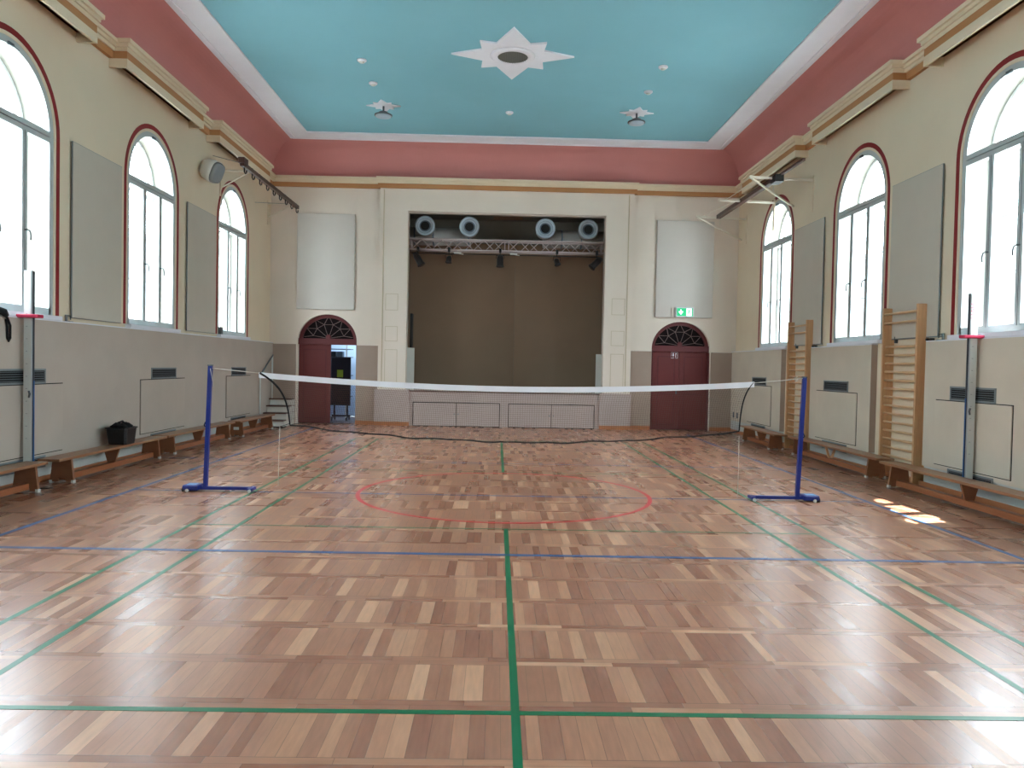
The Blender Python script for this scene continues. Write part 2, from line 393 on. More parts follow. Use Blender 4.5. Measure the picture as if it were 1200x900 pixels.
# ------------------------------------------------------------------ windows
def offs(path_hw, c): return arch(0, path_hw, 0, 0)
def window(n, side, cy):
    s = -1 if side == 'left' else 1; xw = XL if side == 'left' else XR
    fn = lambda u, z, w: (xw+s*w, cy+u, z)
    r = sroot('window_%d' % n, (xw, cy, 2.12))
    def loop(hw, z0): return arch(0, hw, z0, ZS)
    b = MB().band(loop(1.02, 2.13), loop(.945, 2.13), fn, -.004, .001); b.build('painted_border', 'redpaint', r)
    b = MB().band(loop(.9, 2.13), loop(.815, 2.13), fn, .012, .09)
    B = lambda u0, u1, za, zb, w0, w1: b.box(xw+s*w0, xw+s*w1, cy+u0, cy+u1, za, zb)
    B(-.86, .86, 2.13, 2.22, .012, .09)
    B(-.86, .86, 4.36, 4.425, .008, .09); B(-.86, .86, 4.437, 4.50, .008, .09)
    for u in (-.29, .29): B(u-.052, u+.052, 2.2, 4.37, .008, .09)
    b.build('frame', 'winframe', r)
    b = MB(); B(-.86, .86, 4.42, 4.44, .03, .07)
    for u in (-.29, .29): B(u-.003, u+.003, 2.2, 4.37, .006, .01)
    b.build('gap', 'gap', r)
    pl = loop(.84, 2.2); b = MB()
    vs = [b.bm.verts.new(fn(u, z, .06)) for u, z in pl]; b.bm.faces.new(vs); b.build('pane', 'glass', r)
    b = MB(); B(-.95, .95, 2.07, 2.125, -.09, .5); b.build('window_sill', 'white', r)
    for u in (-.29, .29):
        hb = MB(); p = lambda uu, ww, z: (xw+s*ww, cy+uu, z)
        hb.tube([p(u, .01, 3.15), p(u, -.03, 3.15)], .012); hb.tube([p(u, -.03, 3.15), p(u+.03, -.04, 3.14), p(u+.05, -.042, 3.08), p(u+.045, -.04, 3.03)], .009)
        hb.build('handle', 'slat', r)
    hb = MB().box(xw-s*.01, xw+s*.014, cy-.05, cy+.05, 5.27, 5.31); hb.tube([fn(.0, 5.29, -.005), fn(.12, 5.26, -.02)], .008); hb.build('latch', 'slat', r)
    b = MB().band(loop(.9, 2.13), loop(.84, 2.13), fn, .38, .43); B = lambda u0, u1, za, zb, w0, w1: b.box(xw+s*w0, xw+s*w1, cy+u0, cy+u1, za, zb)
    B(-.86, .86, 4.40, 4.47, .38, .43)
    for u in (-.29, .29): B(u-.03, u+.03, 2.15, 4.4, .38, .43)
    for z in (2.93, 3.67): B(-.86, .86, z-.015, z+.015, .39, .42)
    b.build('outer_frame', 'winouter', r)
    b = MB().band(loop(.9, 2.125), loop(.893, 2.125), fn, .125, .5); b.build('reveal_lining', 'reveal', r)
    return r
n = 1
for side in ('left', 'right'):
    for y in WY:
        window(n, side, y); n += 1

# ------------------------------------------------------------------ floor markings (parts of the floor)
def line(m, colour, x0, x1, y0, y1, z=.0015):
    o = MB().box(x0, x1, y0, y1, 0.0002, z).build('court_line', m, floor); o['label'] = colour+' painted court line'
Wd = .04
G = 'lineG'
line(G, 'green', -.02, .02, -6.7, -1.98); line(G, 'green', -.02, .02, 1.98, 6.7)
for x in (-3.05, -2.59, 2.59, 3.05): line(G, 'green', x-.02, x+.02, -6.7, 6.7, .0012)
for y in (-5.94, -6.7, 6.7): line(G, 'green', -3.05 if abs(y) > 6 else -3.05, 3.05, y-.02, y+.02, .0016)
line(G, 'thin green', -3.05, 3.05, -1.995, -1.97, .0017); line(G, 'thin green', -3.05, 3.05, 1.97, 1.995, .0017)
for x in (-4.5, 4.5): line('lineB', 'blue', x-.025, x+.025, -9, 9, .0019)
line('lineB', 'blue', -6, 6, -3.03, -2.975, .002); line('lineB', 'blue', -6, 6, 2.975, 3.0, .002); line('lineB', 'blue', -4.5, 4.5, -.10, -.07, .002)
n = 72; r1, r2 = 1.82, 1.77
lo = [[(r*math.cos(2*PI*i/n), .1+r*math.sin(2*PI*i/n), z) for i in range(n)] for r, z in ((r1, .0002), (r1, .0022), (r2, .0022), (r2, .0002), (r1, .0002))]
o = MB().ring(lo).build('court_circle', 'lineR', floor); o['label'] = 'thin red painted circle'

# ------------------------------------------------------------------ dado cladding
T = .10
def dado(side, segs):
    s, xw = (1, XL) if side == 'l' else (-1, XR)
    for ya, yb in segs:
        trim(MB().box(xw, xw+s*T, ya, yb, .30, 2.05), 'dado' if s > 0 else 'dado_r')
        trim(MB().box(xw, xw+s*(T-.03), ya, yb, .07, .30), 'plinth')
        trim(MB().box(xw, xw+s*T, ya, yb, 2.051, 2.066), 'white')
dado('l', [(YF, -.02), (-.005, YB)])
dado('r', [(YF, 1.31), (2.88, 5.28), (6.82, YB)])
b = MB()
for y in (2.88, 6.82): b.box(XR-T-.001, XR, y-.004, y, .3, 2.05)
trim(b, 'dado_back')
b = MB().box(XL, XL+.085, YF, YB, 0, .07).box(XR-.085, XR, YF, YB, 0, .07); 
for i, (nm, x0, x1) in enumerate((('baseboard_left', XL, XL+.085), ('baseboard_right', XR-.085, XR))):
    struct(MB().box(x0, x1, YF, YB, 0, .07).build(nm, 'wood_base'))
b.bm.free()
for x0, x1 in ((XL+T, -5.28), (-3.74, -3.17), (3.30, 3.85), (5.40, XR-T)):
    trim(MB().box(x0, x1, YB-.04, YB, .1, 2.03), 'dado_back')
    trim(MB().box(x0, x1, YB-.045, YB, 0, .1), 'wood_base')
# stage front
trim(MB().box(-3.24, -2.35, YC-.04, YB, .1, .92).box(2.52, 3.33, YC-.04, YB, .1, .92).box(-2.35, 2.52, YC-.01, YB, 0, .89), 'dado_front')
trim(MB().box(-3.24, -2.35, YC-.045, YB, 0, .1).box(2.52, 3.33, YC-.045, YB, 0, .1), 'wood_base')
trim(MB().box(-2.46, 2.59, YC-.03, YB, .885, .90), 'step')

# cupboards in the stage front
for x0, x1, w in ((-2.24, -.05, 'left'), (.20, 2.38, 'right')):
    t = thing('storage_hatch', ((x0+x1)/2, YC-.02, .3), 'low rose grey double cupboard in the stage front, on the %s' % w, 'cupboard', 'stage front cupboards')
    MB().box(x0-.02, x1+.02, YC-.016, YC-.01, .0, .62).build('dark_frame', 'gap', t)
    xm = (x0+x1)/2
    for a0, a1, hx in ((x0, xm-.008, xm-.05), (xm+.008, x1, xm+.05)):
        d = MB().box(a0, a1, YC-.03, YC-.016, .02, .60).build('door', 'dado_front', t)
        MB().box(hx-.012, hx+.012, YC-.036, YC-.03, .30, .34).build('lock', 'grille', d)

# ------------------------------------------------------------------ stage interior
S0, S1, SY = -3.1, 3.25, 12.75
trim(MB().box(S0, S1, YB+.3, SY, .80, .899).box(S0, S1, YB, YB+.3, .80, .8995), 'stagefloor')
trim(MB().box(S0-.1, S0, YB+.3, SY, .8, 6.3).box(S1, S1+.1, YB+.3, SY, .8, 6.3), 'stage')
trim(MB().box(S0-.1, S1+.1, YB+.3, SY+.1, 5.75, 5.9).box(S0-.1, S1+.1, SY, SY+.1, .8, 5.9), 'stage')
t = thing('folding_partition', (.3, 12.2, .9), 'tall brown folding partition closing off the back of the stage', 'partition')
MB().ring([[(S0, 11.9, z), (.33, 12.35, z), (.33, 12.38, z), (S0, 11.93, z)] for z in (.9, 5.0)], True, True).build('leaf', 'curtain', t)
MB().ring([[(.335, 12.35, z), (S1, 12.0, z), (S1, 12.03, z), (.335, 12.38, z)] for z in (.9, 5.0)], True, True).build('leaf', 'curtain', t)
for x0, x1, w in ((-2.459, -2.27, 'left'), (2.44, 2.589, 'right')):
    tag(MB().box(x0, x1, YB+.12, YB+.16, .9, 2.0 if x0 < 0 else 1.93).build('side_board', 'plinth'), 'upright pale board just inside the stage opening on the %s' % w, 'board')
tag(MB().box(-2.42, -2.36, YB+.33, YB+.6, 1.95, 2.9).build('loudspeaker', 'black', bevel=.01), 'narrow dark loudspeaker box at the left edge of the stage opening', 'speaker')
# air nozzles and ducts
ZN = 5.2
for nx, w in ((-2.08, 'first from the left'), (-.92, 'second from the left'), (1.07, 'third from the left'), (2.2, 'last on the right')):
    t = thing('air_nozzle', (nx, 10.95, ZN), 'round pale blue-grey air nozzle above the truss, %s' % w, 'air nozzle', 'air nozzles over the stage')
    MB().revolve([(.15, .1), (.25, .1), (.262, .02), (.25, 0), (.2, 0), (.195, .03), (.15, .03)], (nx, 10.7, ZN), (0, 1, 0), hollow=True).build('outer_ring', 'nozzle', t)
    MB().revolve([(.205, .02), (.195, .02), (.14, .10), (.125, .04), (.115, .04), (.115, .2), (.205, .2)], (nx, 10.7, ZN), (0, 1, 0), hollow=True).build('cone', 'nozzle2', t)
    MB().revolve([(.12, .05), (.12, .25)], (nx, 10.7, ZN), (0, 1, 0)).build('throat', 'gap', t)
    MB().revolve([(.23, .1), (.23, .42)], (nx, 10.7, ZN), (0, 1, 0)).build('collar', 'duct', t)
for xa, xb, w in ((-2.9, -.9, 'left'), (1.05, 3.1, 'right')):
    t = thing('ventilation_duct', ((xa+xb)/2, 11.3, 5.05), 'grey perforated round duct lying behind the %s pair of air nozzles' % w, 'duct', 'ducts over the stage')
    MB().tube([(xa, 11.4, 5.03), (xb, 11.4, 5.03)], .24, 24).build('pipe', 'duct', t)
    for x in (xa+.5, (xa+xb)/2, xb-.05): MB().tube([(x-.02, 11.4, 5.03), (x+.02, 11.4, 5.03)], .255, 24).build('joint_band', 'nozzle2', t)
tag(MB().box(-.3, .5, 11.3, 11.9, 5.62, 5.74).build('ceiling_panel', 'curtain'), 'small flat tan panel under the stage ceiling', 'panel')
# truss
t = thing('lighting_truss', (.06, 10.6, 4.55), 'silver lattice lighting truss spanning the top of the stage opening', 'truss')
zt, zb, ya, yb = 4.81, 4.54, 10.44, 10.70
for y in (ya, yb):
    for z in (zb, zt): MB().tube([(-2.45, y, z), (2.58, y, z)], .025, 8).build('chord', 'truss', t)
b = MB()
nseg = 9; L_ = (2.58+2.45)/2
for y, ph in ((ya, 0), (yb, 1)):
    for half in (0, 1):
        x0 = -2.45+half*L_; 
        for i in range(nseg):
            xa = x0+.06+i*(L_-.12)/nseg; xb = x0+.06+(i+1)*(L_-.12)/nseg
            up = (i+ph) % 2
            b.tube([(xa, y, zt if up else zb), (xb, y, zb if up else zt)], .011, 6)
        for xx in (x0+.05, x0+L_-.05): b.tube([(xx, y, zb), (xx, y, zt)], .014, 6)
for x in (-2.4, -1.2, .0, .13, 1.3, 2.5): b.tube([(x, ya, zb), (x, yb, zb)], .011, 6); b.tube([(x, ya, zt), (x, yb, zt)], .011, 6)
b.build('lattice', 'truss', t)
MB().tube([(-2.4, 10.57, 4.46), (2.5, 10.57, 4.46)], .012, 6).build('cable', 'black', t)
def stage_light(x, L, r, dirv, label):
    t = thing('stage_light', (x, 10.44, 4.5), label, 'stage light', 'stage lights on the truss')
    d = Vector(dirv).normalized(); c0 = Vector((x, 10.44, 4.42)); s_ = c0 - d*L*.15 + Vector((0, 0, -.12))
    MB().tube([s_-d*L*.25, s_, s_+d*L*.5, s_+d*L*.62], [r*.75, r, r, r*1.25], 16).build('body', 'lampblack', t)
    MB().revolve([(r*1.05, 0), (r*.3, .004)], s_+d*(L*.622), d, 16).build('lens', 'lens', t)
    side = d.cross(Vector((0, 1, 0))).normalized() if abs(d.y) < .9 else Vector((1, 0, 0))
    side = Vector((0, 1, 0)) if abs(d.x) > .25 else Vector((1, 0, 0))
    MB().tube([s_+side*(r+.02), c0+side*(r+.02)+Vector((0,0,.0)), c0-side*(r+.02), s_-side*(r+.02)], .009, 6).build('yoke', 'lampblack', t)
    MB().tube([c0, (x, 10.44, 4.5)], .014, 6).box(x-.03, x+.03, 10.40, 10.48, 4.495, 4.60).build('clamp', 'lampblack', t)
stage_light(-2.22, .42, .085, (.5, -.25, -.85), 'black stage spotlight at the left end of the truss, tilted to the right')
stage_light(-1.42, .2, .07, (-.1, -.3, -.9), 'small black stage light, second from the left on the truss')
stage_light(-.10, .36, .085, (0, -.2, -1), 'black stage spotlight pointing straight down under the middle of the truss')
stage_light(1.37, .2, .07, (.2, -.4, -.8), 'small black stage light, second from the right on the truss')
stage_light(2.40, .42, .085, (-.7, -.25, -.7), 'black stage spotlight at the right end of the truss, tilted to the left')
for x, w in ((-1.2, 'left of the middle'), (.25, 'right of the middle')):
    tag(MB().box(x-.09, x+.09, 10.42, 10.5, 4.455, 4.49).bar((x-.1, 10.46, 4.475), (x+.15, 10.46, 4.44), .03, .02).build('cable_connector', 'speaker'), 'small white connector under the truss, %s' % w, 'connector')

# ------------------------------------------------------------------ doors
def fan(root, cx):
    y = 10.475
    hub = (cx, dsp+.11)
    b = MB().band(arch(cx, .75, dsp+.06, dsp, drise), arch(cx, .66, dsp+.06, dsp, drise-.09), lambda u, z, w: (u, y+w, z), -.05, .05)
    for (u) in (1,): b.box(cx-.78, cx+.78, y-.09, y+.05, 2.035, 2.19)
    b.revolve([(.07, -.03), (.05, -.045)], (hub[0], y, hub[1]+.0), (0, 1, 0), 16)
    fr = b.build('frame', 'doordark', root)
    b = MB(); pl = arch(cx, .68, 2.15, dsp, drise-.07)
    vs = [b.bm.verts.new((u, y+.02, z)) for u, z in pl]; b.bm.faces.new(vs); b.build('fanlight_pane', 'darkglass', root)
    zr = drise-.1; b = MB(); P = lambda r, an: (hub[0]+r*.64*math.cos(math.radians(an)), y-.01, hub[1]-.03+r*(zr-.0)*math.sin(math.radians(an)))
    inner = [10, 42, 73, 107, 138, 170]; outer = [3, 26, 56, 90, 124, 154, 177]
    ri = .62
    for an in inner: b.bar(P(0.1, an), P(ri, an), .011, .011)
    for i, an in enumerate(inner):
        b.bar(P(ri, an), P(.97, outer[i]), .014, .014); b.bar(P(ri, an), P(.97, outer[i+1]), .011, .011)
        if i: b.bar(P(ri, inner[i-1]), P(ri, an), .011, .011)
    b.build('fanlight_bars', 'lead', root)
def leaf(root, x0, x1, y, hx, yrot=0):
    b = MB().box(x0, x1, y-.02, y+.02, .01, 2.035)
    w = .11
    lf = b.build('leaf', 'door', root)
    b = MB()
    for za, zb in ((.12, .95), (1.08, 1.92)):
        b.band([(x0+w, za), (x1-w, za), (x1-w, zb), (x0+w, zb)], [(x0+w+.03, za+.03), (x1-w-.03, za+.03), (x1-w-.03, zb-.03), (x0+w+.03, zb-.03)], lambda u, z, ww: (u, y-.02+ww, z), -.006, .0, True)
    b.build('panel_moulding', 'doordark', lf)
    if hx is not None:
        MB().box(hx-.02, hx+.02, y-.026, y-.02, .93, 1.12).tube([(hx, y-.02, 1.05), (hx, y-.07, 1.05), (hx-.1, y-.07, 1.05)], .009, 6).build('handle', 'slat', lf)
d1 = sroot('door_1', (DL, 10.47, 0)); fan(d1, DL)
leaf(d1, DL-.75, DL+.07, 10.47, None)
lf = MB().box(DL+.735, DL+.775, 10.62, 11.2, .01, 2.035).build('leaf', 'door', d1)
d2 = sroot('door_2', (DR, 10.47, 0)); fan(d2, DR)
leaf(d2, DR-.68, DR+.0, 10.47, DR-.06); leaf(d2, DR+.008, DR+.73, 10.47, None)
trim(MB().box(DR-1.0, DR+1.0, 10.62, 10.72, -.1, 3.1), 'gap')  # unseen dark slab added to stop outside light leaking between the door leaves
# door reveal edges beside door 2
trim(MB().box(DR+.73, DR+.755, 10.33, 10.5, 0, 2.03).box(DR-.755, DR-.68, 10.46, 10.5, 0, 2.03), 'doordark')
t = thing('restroom_sign', (DR-.12, 10.44, 1.93), 'small white outlined pictogram sign at the top of the closed right-hand door', 'sign')
b = MB(); x, z = DR-.13, 1.94
b.band([(x-.085, z-.075), (x+.085, z-.075), (x+.085, z+.085), (x-.085, z+.085)], [(x-.078, z-.068), (x+.078, z-.068), (x+.078, z+.078), (x-.078, z+.078)], lambda u, v, w: (u, 10.446+w, v), 0, .003, True); b.build('border', 'white', t)
b = MB()
b.revolve([(.016, 0), (.016, .003)], (x-.03, 10.446, z+.05), (0, 1, 0), 12); b.box(x-.05, x-.01, 10.446, 10.449, z-.01, z+.03); b.box(x-.045, x-.015, 10.446, 10.449, z-.06, z-.01)
b.box(x+.025, x+.04, 10.446, 10.449, z-.05, z+.06); b.box(x+.04, x+.055, 10.446, 10.449, z+.03, z+.06); b.build('pictogram', 'white', t)

# exit sign
t = thing('exit_sign', (4.665, 10.2, 3.05), 'glowing green emergency exit sign with arrow and running figure over the closed door', 'exit sign')
MB().box(4.43, 4.90, 10.17, 10.25, 2.92, 3.18).build('case', 'signcase', t, bevel=.008)
MB().box(4.46, 4.87, 10.165, 10.17, 2.95, 3.15).build('green_face', 'green', t)
b = MB().box(4.56-.015, 4.56+.015, 10.161, 10.165, 3.05, 3.12).prism([(4.56-.065, 3.06), (4.56, 2.98), (4.56+.065, 3.06), (4.56+.035, 3.08), (4.56, 3.04), (4.56-.035, 3.08)], 1, 10.161, 10.165); b.build('arrow', 'signwhite', t)
b = MB().box(4.70, 4.84, 10.161, 10.165, 2.955, 3.145); b.build('doorway_symbol', 'signwhite', t)
b = MB().revolve([(.014, 0), (.014, .003)], (4.775, 10.158, 3.115), (0, 1, 0), 12)
for p, q_ in (((4.775, 3.10), (4.76, 3.05)), ((4.76, 3.05), (4.79, 3.01)), ((4.79, 3.01), (4.785, 2.97)), ((4.76, 3.05), (4.74, 3.01)), ((4.74, 3.01), (4.715, 3.0)), ((4.77, 3.09), (4.80, 3.07)), ((4.77, 3.09), (4.74, 3.08))):
    b.bar((p[0], 10.16, p[1]), (q_[0], 10.16, q_[1]), .003, .016)
b.build('running_figure', 'green', t)
MB().box(4.33, 4.36, 10.2, 10.25, 2.94, 3.16).build('bracket', 'acoustic', t)

# ------------------------------------------------------------------ acoustic boards
def board(x0, x1, y0, y1, z0_, z1_, m, label):
    t = thing('acoustic_board', ((x0+x1)/2, (y0+y1)/2, z0_), label, 'wall panel', 'acoustic boards on the walls')
    o = MB().box(x0, x1, y0, y1, z0_, z1_).build('panel', m, t, bevel=.004)
    e = .006
    if abs(x1-x0) < .2:
        f = MB(); xx = (XL+.021, XL+.04) if x0 < 0 else (XR-.04, XR-.021); f.box(xx[0], xx[1], y0-e, y1+e, z0_-e, z1_+e)
    else: f = MB().box(x0-e, x1+e, YB-.04, YB-.021, z0_-e, z1_+e)
    f.build('edge_trim', 'grille' if abs(x1-x0) < .2 else 'acoustic', t)
for side, xa, xb in (('left', XL+.022, XL+.045), ('right', XR-.045, XR-.022)):
    board(xa, xb, 1.14, 2.49, 2.13, 4.51, 'acoustic', 'tall grey acoustic board on the %s wall between the nearest and middle windows' % side)
    board(xa, xb, 5.0, 6.42, 2.13, 4.51, 'acoustic', 'tall grey acoustic board on the %s wall between the middle and farthest windows' % side)
board(-5.27, -3.81, YB-.07, YB-.022, 2.93, 5.36, 'acoustic_back', 'large pale acoustic board on the back wall above the open arched door')
board(3.92, 5.39, YB-.07, YB-.022, 2.92, 5.39, 'acoustic_back', 'large pale acoustic board on the back wall above the closed arched door')

# ------------------------------------------------------------------ grilles and access panels
def grille(side, y0, y1, z0_, z1_, label):
    s, xf = (1, XL+T) if side == 'l' else (-1, XR-T)
    t = thing('air_grille', (xf, (y0+y1)/2, (z0_+z1_)/2), label, 'air grille', 'air grilles in the wall cladding')
    fn = lambda u, z, w: (xf+s*w, u, z); e = .025
    MB().band([(y0, z0_), (y1, z0_), (y1, z1_), (y0, z1_)], [(y0+e, z0_+e), (y1-e, z0_+e), (y1-e, z1_-e), (y0+e, z1_-e)], fn, 0, .012, True).build('frame', 'grille', t)
    MB().box(xf, xf+s*.002, y0+e, y1-e, z0_+e, z1_-e).build('backing', 'gap', t)
    b = MB(); k = max(3, int((z1_-z0_-.05)/.024))
    for i in range(k):
        z = z0_+e+(i+.5)*(z1_-z0_-2*e)/k; b.box(xf+s*.002, xf+s*.010, y0+e, y1-e, z-.006, z+.004)
    b.build('slats', 'slat', t)
def access(side, y0, y1, label):
    s, xf = (1, XL+T) if side == 'l' else (-1, XR-T)
    t = thing('access_panel', (xf, (y0+y1)/2, .37), label, 'access panel', 'radiator access panels')
    e = .012
    MB().box(xf, xf+s*.003, y0-e, y1+e, .37-e, 1.24+e).build('shadow_gap', 'gap', t)
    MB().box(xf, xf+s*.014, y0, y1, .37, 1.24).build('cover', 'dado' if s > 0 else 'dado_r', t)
for side, nm, ps, gs in (('l', 'left', ((-.75, .80), (3.02, 4.76), (6.93, 8.50)), ((-.55, .42), (3.40, 4.38), (7.23, 8.18))),
                         ('r', 'right', ((-.57, 1.0), (3.33, 4.96), (7.36, 8.93)), ((-.26, .68), (3.66, 4.64), (7.69, 8.63)))):
    for i, w in enumerate(('nearest', 'middle', 'farthest')):
        access(side, *ps[i], 'square beige access panel in the %s wall cladding below the %s window' % (nm, w))
        grille(side, *gs[i], 1.25, 1.44, 'grey slatted air grille above the access panel under the %s window of the %s wall' % (w, nm))
        grille(side, *gs[i], .19, .34, 'low grey air grille beneath the access panel under the %s window of the %s wall' % (w, nm))
# sockets
t = thing('wall_socket', (XR-T, 9.9, .45), 'pair of small wall sockets low in the right back corner', 'socket')
for y in (9.7, 10.0): MB().box(XR-T-.012, XR-T, y-.045, y+.045, .38, .52).build('socket', 'slat', t)
tag(MB().box(XL, XL+.07, 6.70, 6.80, 2.07, 2.28).build('junction_box', 'slat', bevel=.005), 'small dark grey box on the left wall at the corner of the farthest window', 'junction box')
for xw, s, y, w in ((XL, 1, 1.05, 'left'), (XR, -1, 1.05, 'right')):
    t = thing('wall_latch', (xw, y, 2.12), 'small metal latch on top of the %s cladding beside the nearest window' % w, 'latch')
    MB().box(xw, xw+s*.09, y-.05, y+.03, 2.066, 2.075).box(xw+s*.02, xw+s*.04, y-.05, y-.02, 2.07, 2.16).build('plate', 'grille', t)
    MB().tube([(xw+s*.03, y-.03, 2.15), (xw+s*.03, y+.06, 2.15), (xw+s*.03, y+.07, 2.10)], .008, 6).build('hook', 'slat', t)

# ------------------------------------------------------------------ benches
def bench(cx, y0, y1, legs, mid, label, yaw=0., vmid=False):
    t = thing('gym_bench', (cx, (y0+y1)/2, 0), label, 'bench', 'wooden gym benches along the walls')
    ln = lambda y: cx
    MB().box(cx-.135, cx+.135, y0, y1, .30, .335).build('seat', 'bench', t, bevel=.006)
    for y in legs:
        lg = MB().prism([(cx-.15, 0.012), (cx-.05, 0.012), (cx-.05, .06), (cx+.05, .06), (cx+.05, .012), (cx+.15, .012), (cx+.115, .298), (cx-.115, .298)], 1, y-.02, y+.02).build('leg', 'benchleg', t)
        for sx in (-1, 1):
            MB().box(cx+sx*.153, cx+sx*.12, y-.025, y+.025, 0, .035).build('rubber_foot', 'rubber', lg)
    MB().box(cx-.05, cx+.05, min(legs)+.022, max(legs)-.022, .03, .105).build('balance_beam', 'beam', t, bevel=.004)
    if vmid:
        b = MB().bar((cx-.08, mid, .29), (cx-.02, mid, .106), .03, .035).bar((cx+.08, mid, .29), (cx+.02, mid, .106), .03, .035)
    else: b = MB().prism([(cx-.055, .106), (cx+.055, .106), (cx+.11, .298), (cx-.11, .298)], 1, mid-.018, mid+.018)
    b.build('middle_support', 'ash' if vmid else 'benchleg', t)
    t.rotation_euler.z = yaw; return t
bench(-5.62, -3.3, -.15, (-2.9, -.36), -1.6, 'wooden gym bench at the left picture edge, in front of the steel upright')
bb = bench(-5.60, .05, 3.12, (.36, 2.84), 1.6, 'wooden gym bench by the left wall carrying the black basket')
bench(-5.60, 3.22, 6.32, (3.46, 6.0), 4.75, 'wooden gym bench by the left wall just beyond the basket bench', yaw=-.01)
t4 = bench(-5.5, 6.45, 8.75, (6.62, 8.55), 7.6, 'short wooden gym bench nearest the corner steps', yaw=-.02)
b = MB().box(-5.56, -5.45, 6.594, 6.599, .14, .2).build('sticker', 'rubber', t4)
bench(5.56, 5.6, 7.95, (5.92, 7.7), 6.8, 'farthest wooden gym bench by the right wall, near the back corner', yaw=-.03)
bench(5.68, 1.75, 5.42, (2.05, 5.1), 3.7, 'long wooden gym bench by the right wall passing in front of both wall bars', yaw=-.02, vmid=True)
bench(5.53, -2.3, 1.45, (-2.0, 1.15), -.45, 'nearest wooden gym bench at the right picture edge, in front of the steel upright')

# ------------------------------------------------------------------ wall bars
def bars(y0, y1, label):
    t = thing('wall_bars', (5.95, (y0+y1)/2, 0), label, 'wall bars', 'climbing wall bars on the right wall')
    for y in (y0, y1): MB().box(5.865, XR, y-.022, y+.022, 0, 2.60).build('side_post', 'ash', t, bevel=.004)
    zs = [2.50, 2.36]+[2.0-.128*i for i in range(15)]
    for i, z in enumerate(zs):
        x = 5.885 if i < 2 else 5.915
        MB().tube([(x, y0+.02, z), (x, y1-.02, z)], .018, 8).build('rung', 'ashrung', t)
    for y in (y0+.08, y1-.12): MB().box(XR-.05, XR, y-.01, y+.01, 2.06, 2.16).build('wall_bracket', 'slat', t)
    MB().tube([(XR-.04, y0-.45, 2.12), (XR-.04, y1, 2.12)], .009, 6).build('locking_rod', 'grille', t)
    for dy in (-.1, -.2): MB().tube([(XR-T+.01, y0+dy, 2.085), (XR-T+.07, y0+dy, 2.085)], .018, 8).build('knob', 'black', t)
bars(1.43, 2.39, 'light wooden wall bars standing between the nearest and middle right windows')
bars(5.37, 6.30, 'light wooden wall bars standing between the middle and farthest right windows')

# ------------------------------------------------------------------ steel uprights with magenta bracket
def upright(x, y, side, label):
    t = thing('jump_upright', (x, y, 0), label, 'steel upright', 'steel uprights beside the benches')
    s = 1 if side == 'l' else -1       # direction of the grooved face
    MB().box(x-.05, x+.05, y-.05, y+.01, .01, 2.62).build('post', 'alu', t, bevel=.006)
    MB().box(x+s*.05, x+s*.056, y-.035, y-.005, .02, 2.61).build('groove', 'groove', t)
    MB().box(x-s*.045, x+s*.04, y-.054, y-.05, .02, 2.61).build('scale_face', 'scale', t)
    b = MB()
    for i in range(12): b.box(x-.02, x-.0, y-.056, y-.054, .6+i*.15, .604+i*.15)
    b.build('scale_marks', 'slat', t)
    MB().box(x-.15, x+.15, y-.10, y+.02, 2.055, 2.095).build('bracket', 'pinkplastic', t, bevel=.008)
    MB().box(x-.06, x+.06, y-.06, y+.06, 0, .012).build('base_plate', 'slat', t)
    MB().box(x+s*.056, x+s*.062, y-.03, y-.01, .3, 1.3).build('blue_strip', 'bluestrip', t)
    MB().tube([(x+s*.03, y-.07, 1.1), (x+s*.05, y-.09, 1.14), (x+s*.04, y-.09, 1.18)], .012, 6).build('lever', 'slat', t)
    return t
upright(-5.76+.0, -.06, 'l', 'steel upright with magenta bracket between the two nearest left benches')
u2 = upright(5.845, .12, 'r', 'steel upright with magenta bracket behind the nearest right bench')
b = MB()
for i in range(9): b.box(5.80+.012*(i % 2), 5.84, .0655, .066, 2.30+i*.022, 2.312+i*.022)
b.build('red_mark', 'pinkplastic', u2)
tag(MB().tube([(-5.68, -.14, .01), (-5.6, -.17, .01), (-5.5, -.15, .01), (-5.44, -.12, .012)], .009, 6).build('cable', 'black'), 'short black cable on the floor beside the left steel upright', 'cable')

# ------------------------------------------------------------------ basket and strap
t = thing('basket', (-5.6, 1.88, .336), 'black plastic basket filled with dark gear on the left bench', 'basket')
cx, cy = -5.6, 1.88
def rr(hx, hy, z): 
    return [(cx+hx*sx*(1 if abs(sx) else 1), cy+hy*sy, z) for sx, sy in ((-1,-.8),(-.8,-1),(.8,-1),(1,-.8),(1,.8),(.8,1),(-.8,1),(-1,.8))]
MB().ring([rr(.13, .15, .337), rr(.15, .175, .56), rr(.165, .19, .565), rr(.165, .19, .582), rr(.145, .17, .582), rr(.12, .14, .36)], True, True).build('tub', 'basket', t)
b = MB()
for i in range(7):
    z = .37+i*.028; f = .131+.0025*i
    b.ring([rr(f+.005, f*1.165+.005, z), rr(f+.006, f*1.165+.006, z+.01)], True, True)
b.build('ribs', 'black', t)
b = MB(); random.seed(3)
for i in range(16):
    px, py = cx+random.uniform(-.10, .10), cy+random.uniform(-.12, .12); r = random.uniform(.03, .06)
    b.tube([(px-r, py, .575), (px, py+r*.5, .6+r*.5), (px+r, py+r, .58)], r*.55, 8)
b.tube([(cx-.02, cy-.08, .6), (cx, cy-.05, .66), (cx, cy+.03, .67), (cx, cy+.09, .61)], .012, 8)
b.build('contents', 'blackcloth', t)
t = thing('strap', (XL+T, -.38, 2.07), 'black strap with buckle hung over the cladding edge at the left picture edge', 'strap')
x = XL+T+.02
MB().tube([(x, -.6, 2.09), (x-.02, -.52, 2.12), (x+.01, -.45, 2.10), (x+.01, -.40, 2.06)], [.03, .045, .045, .03], 8).build('bundle', 'blackcloth', t)
b = MB()
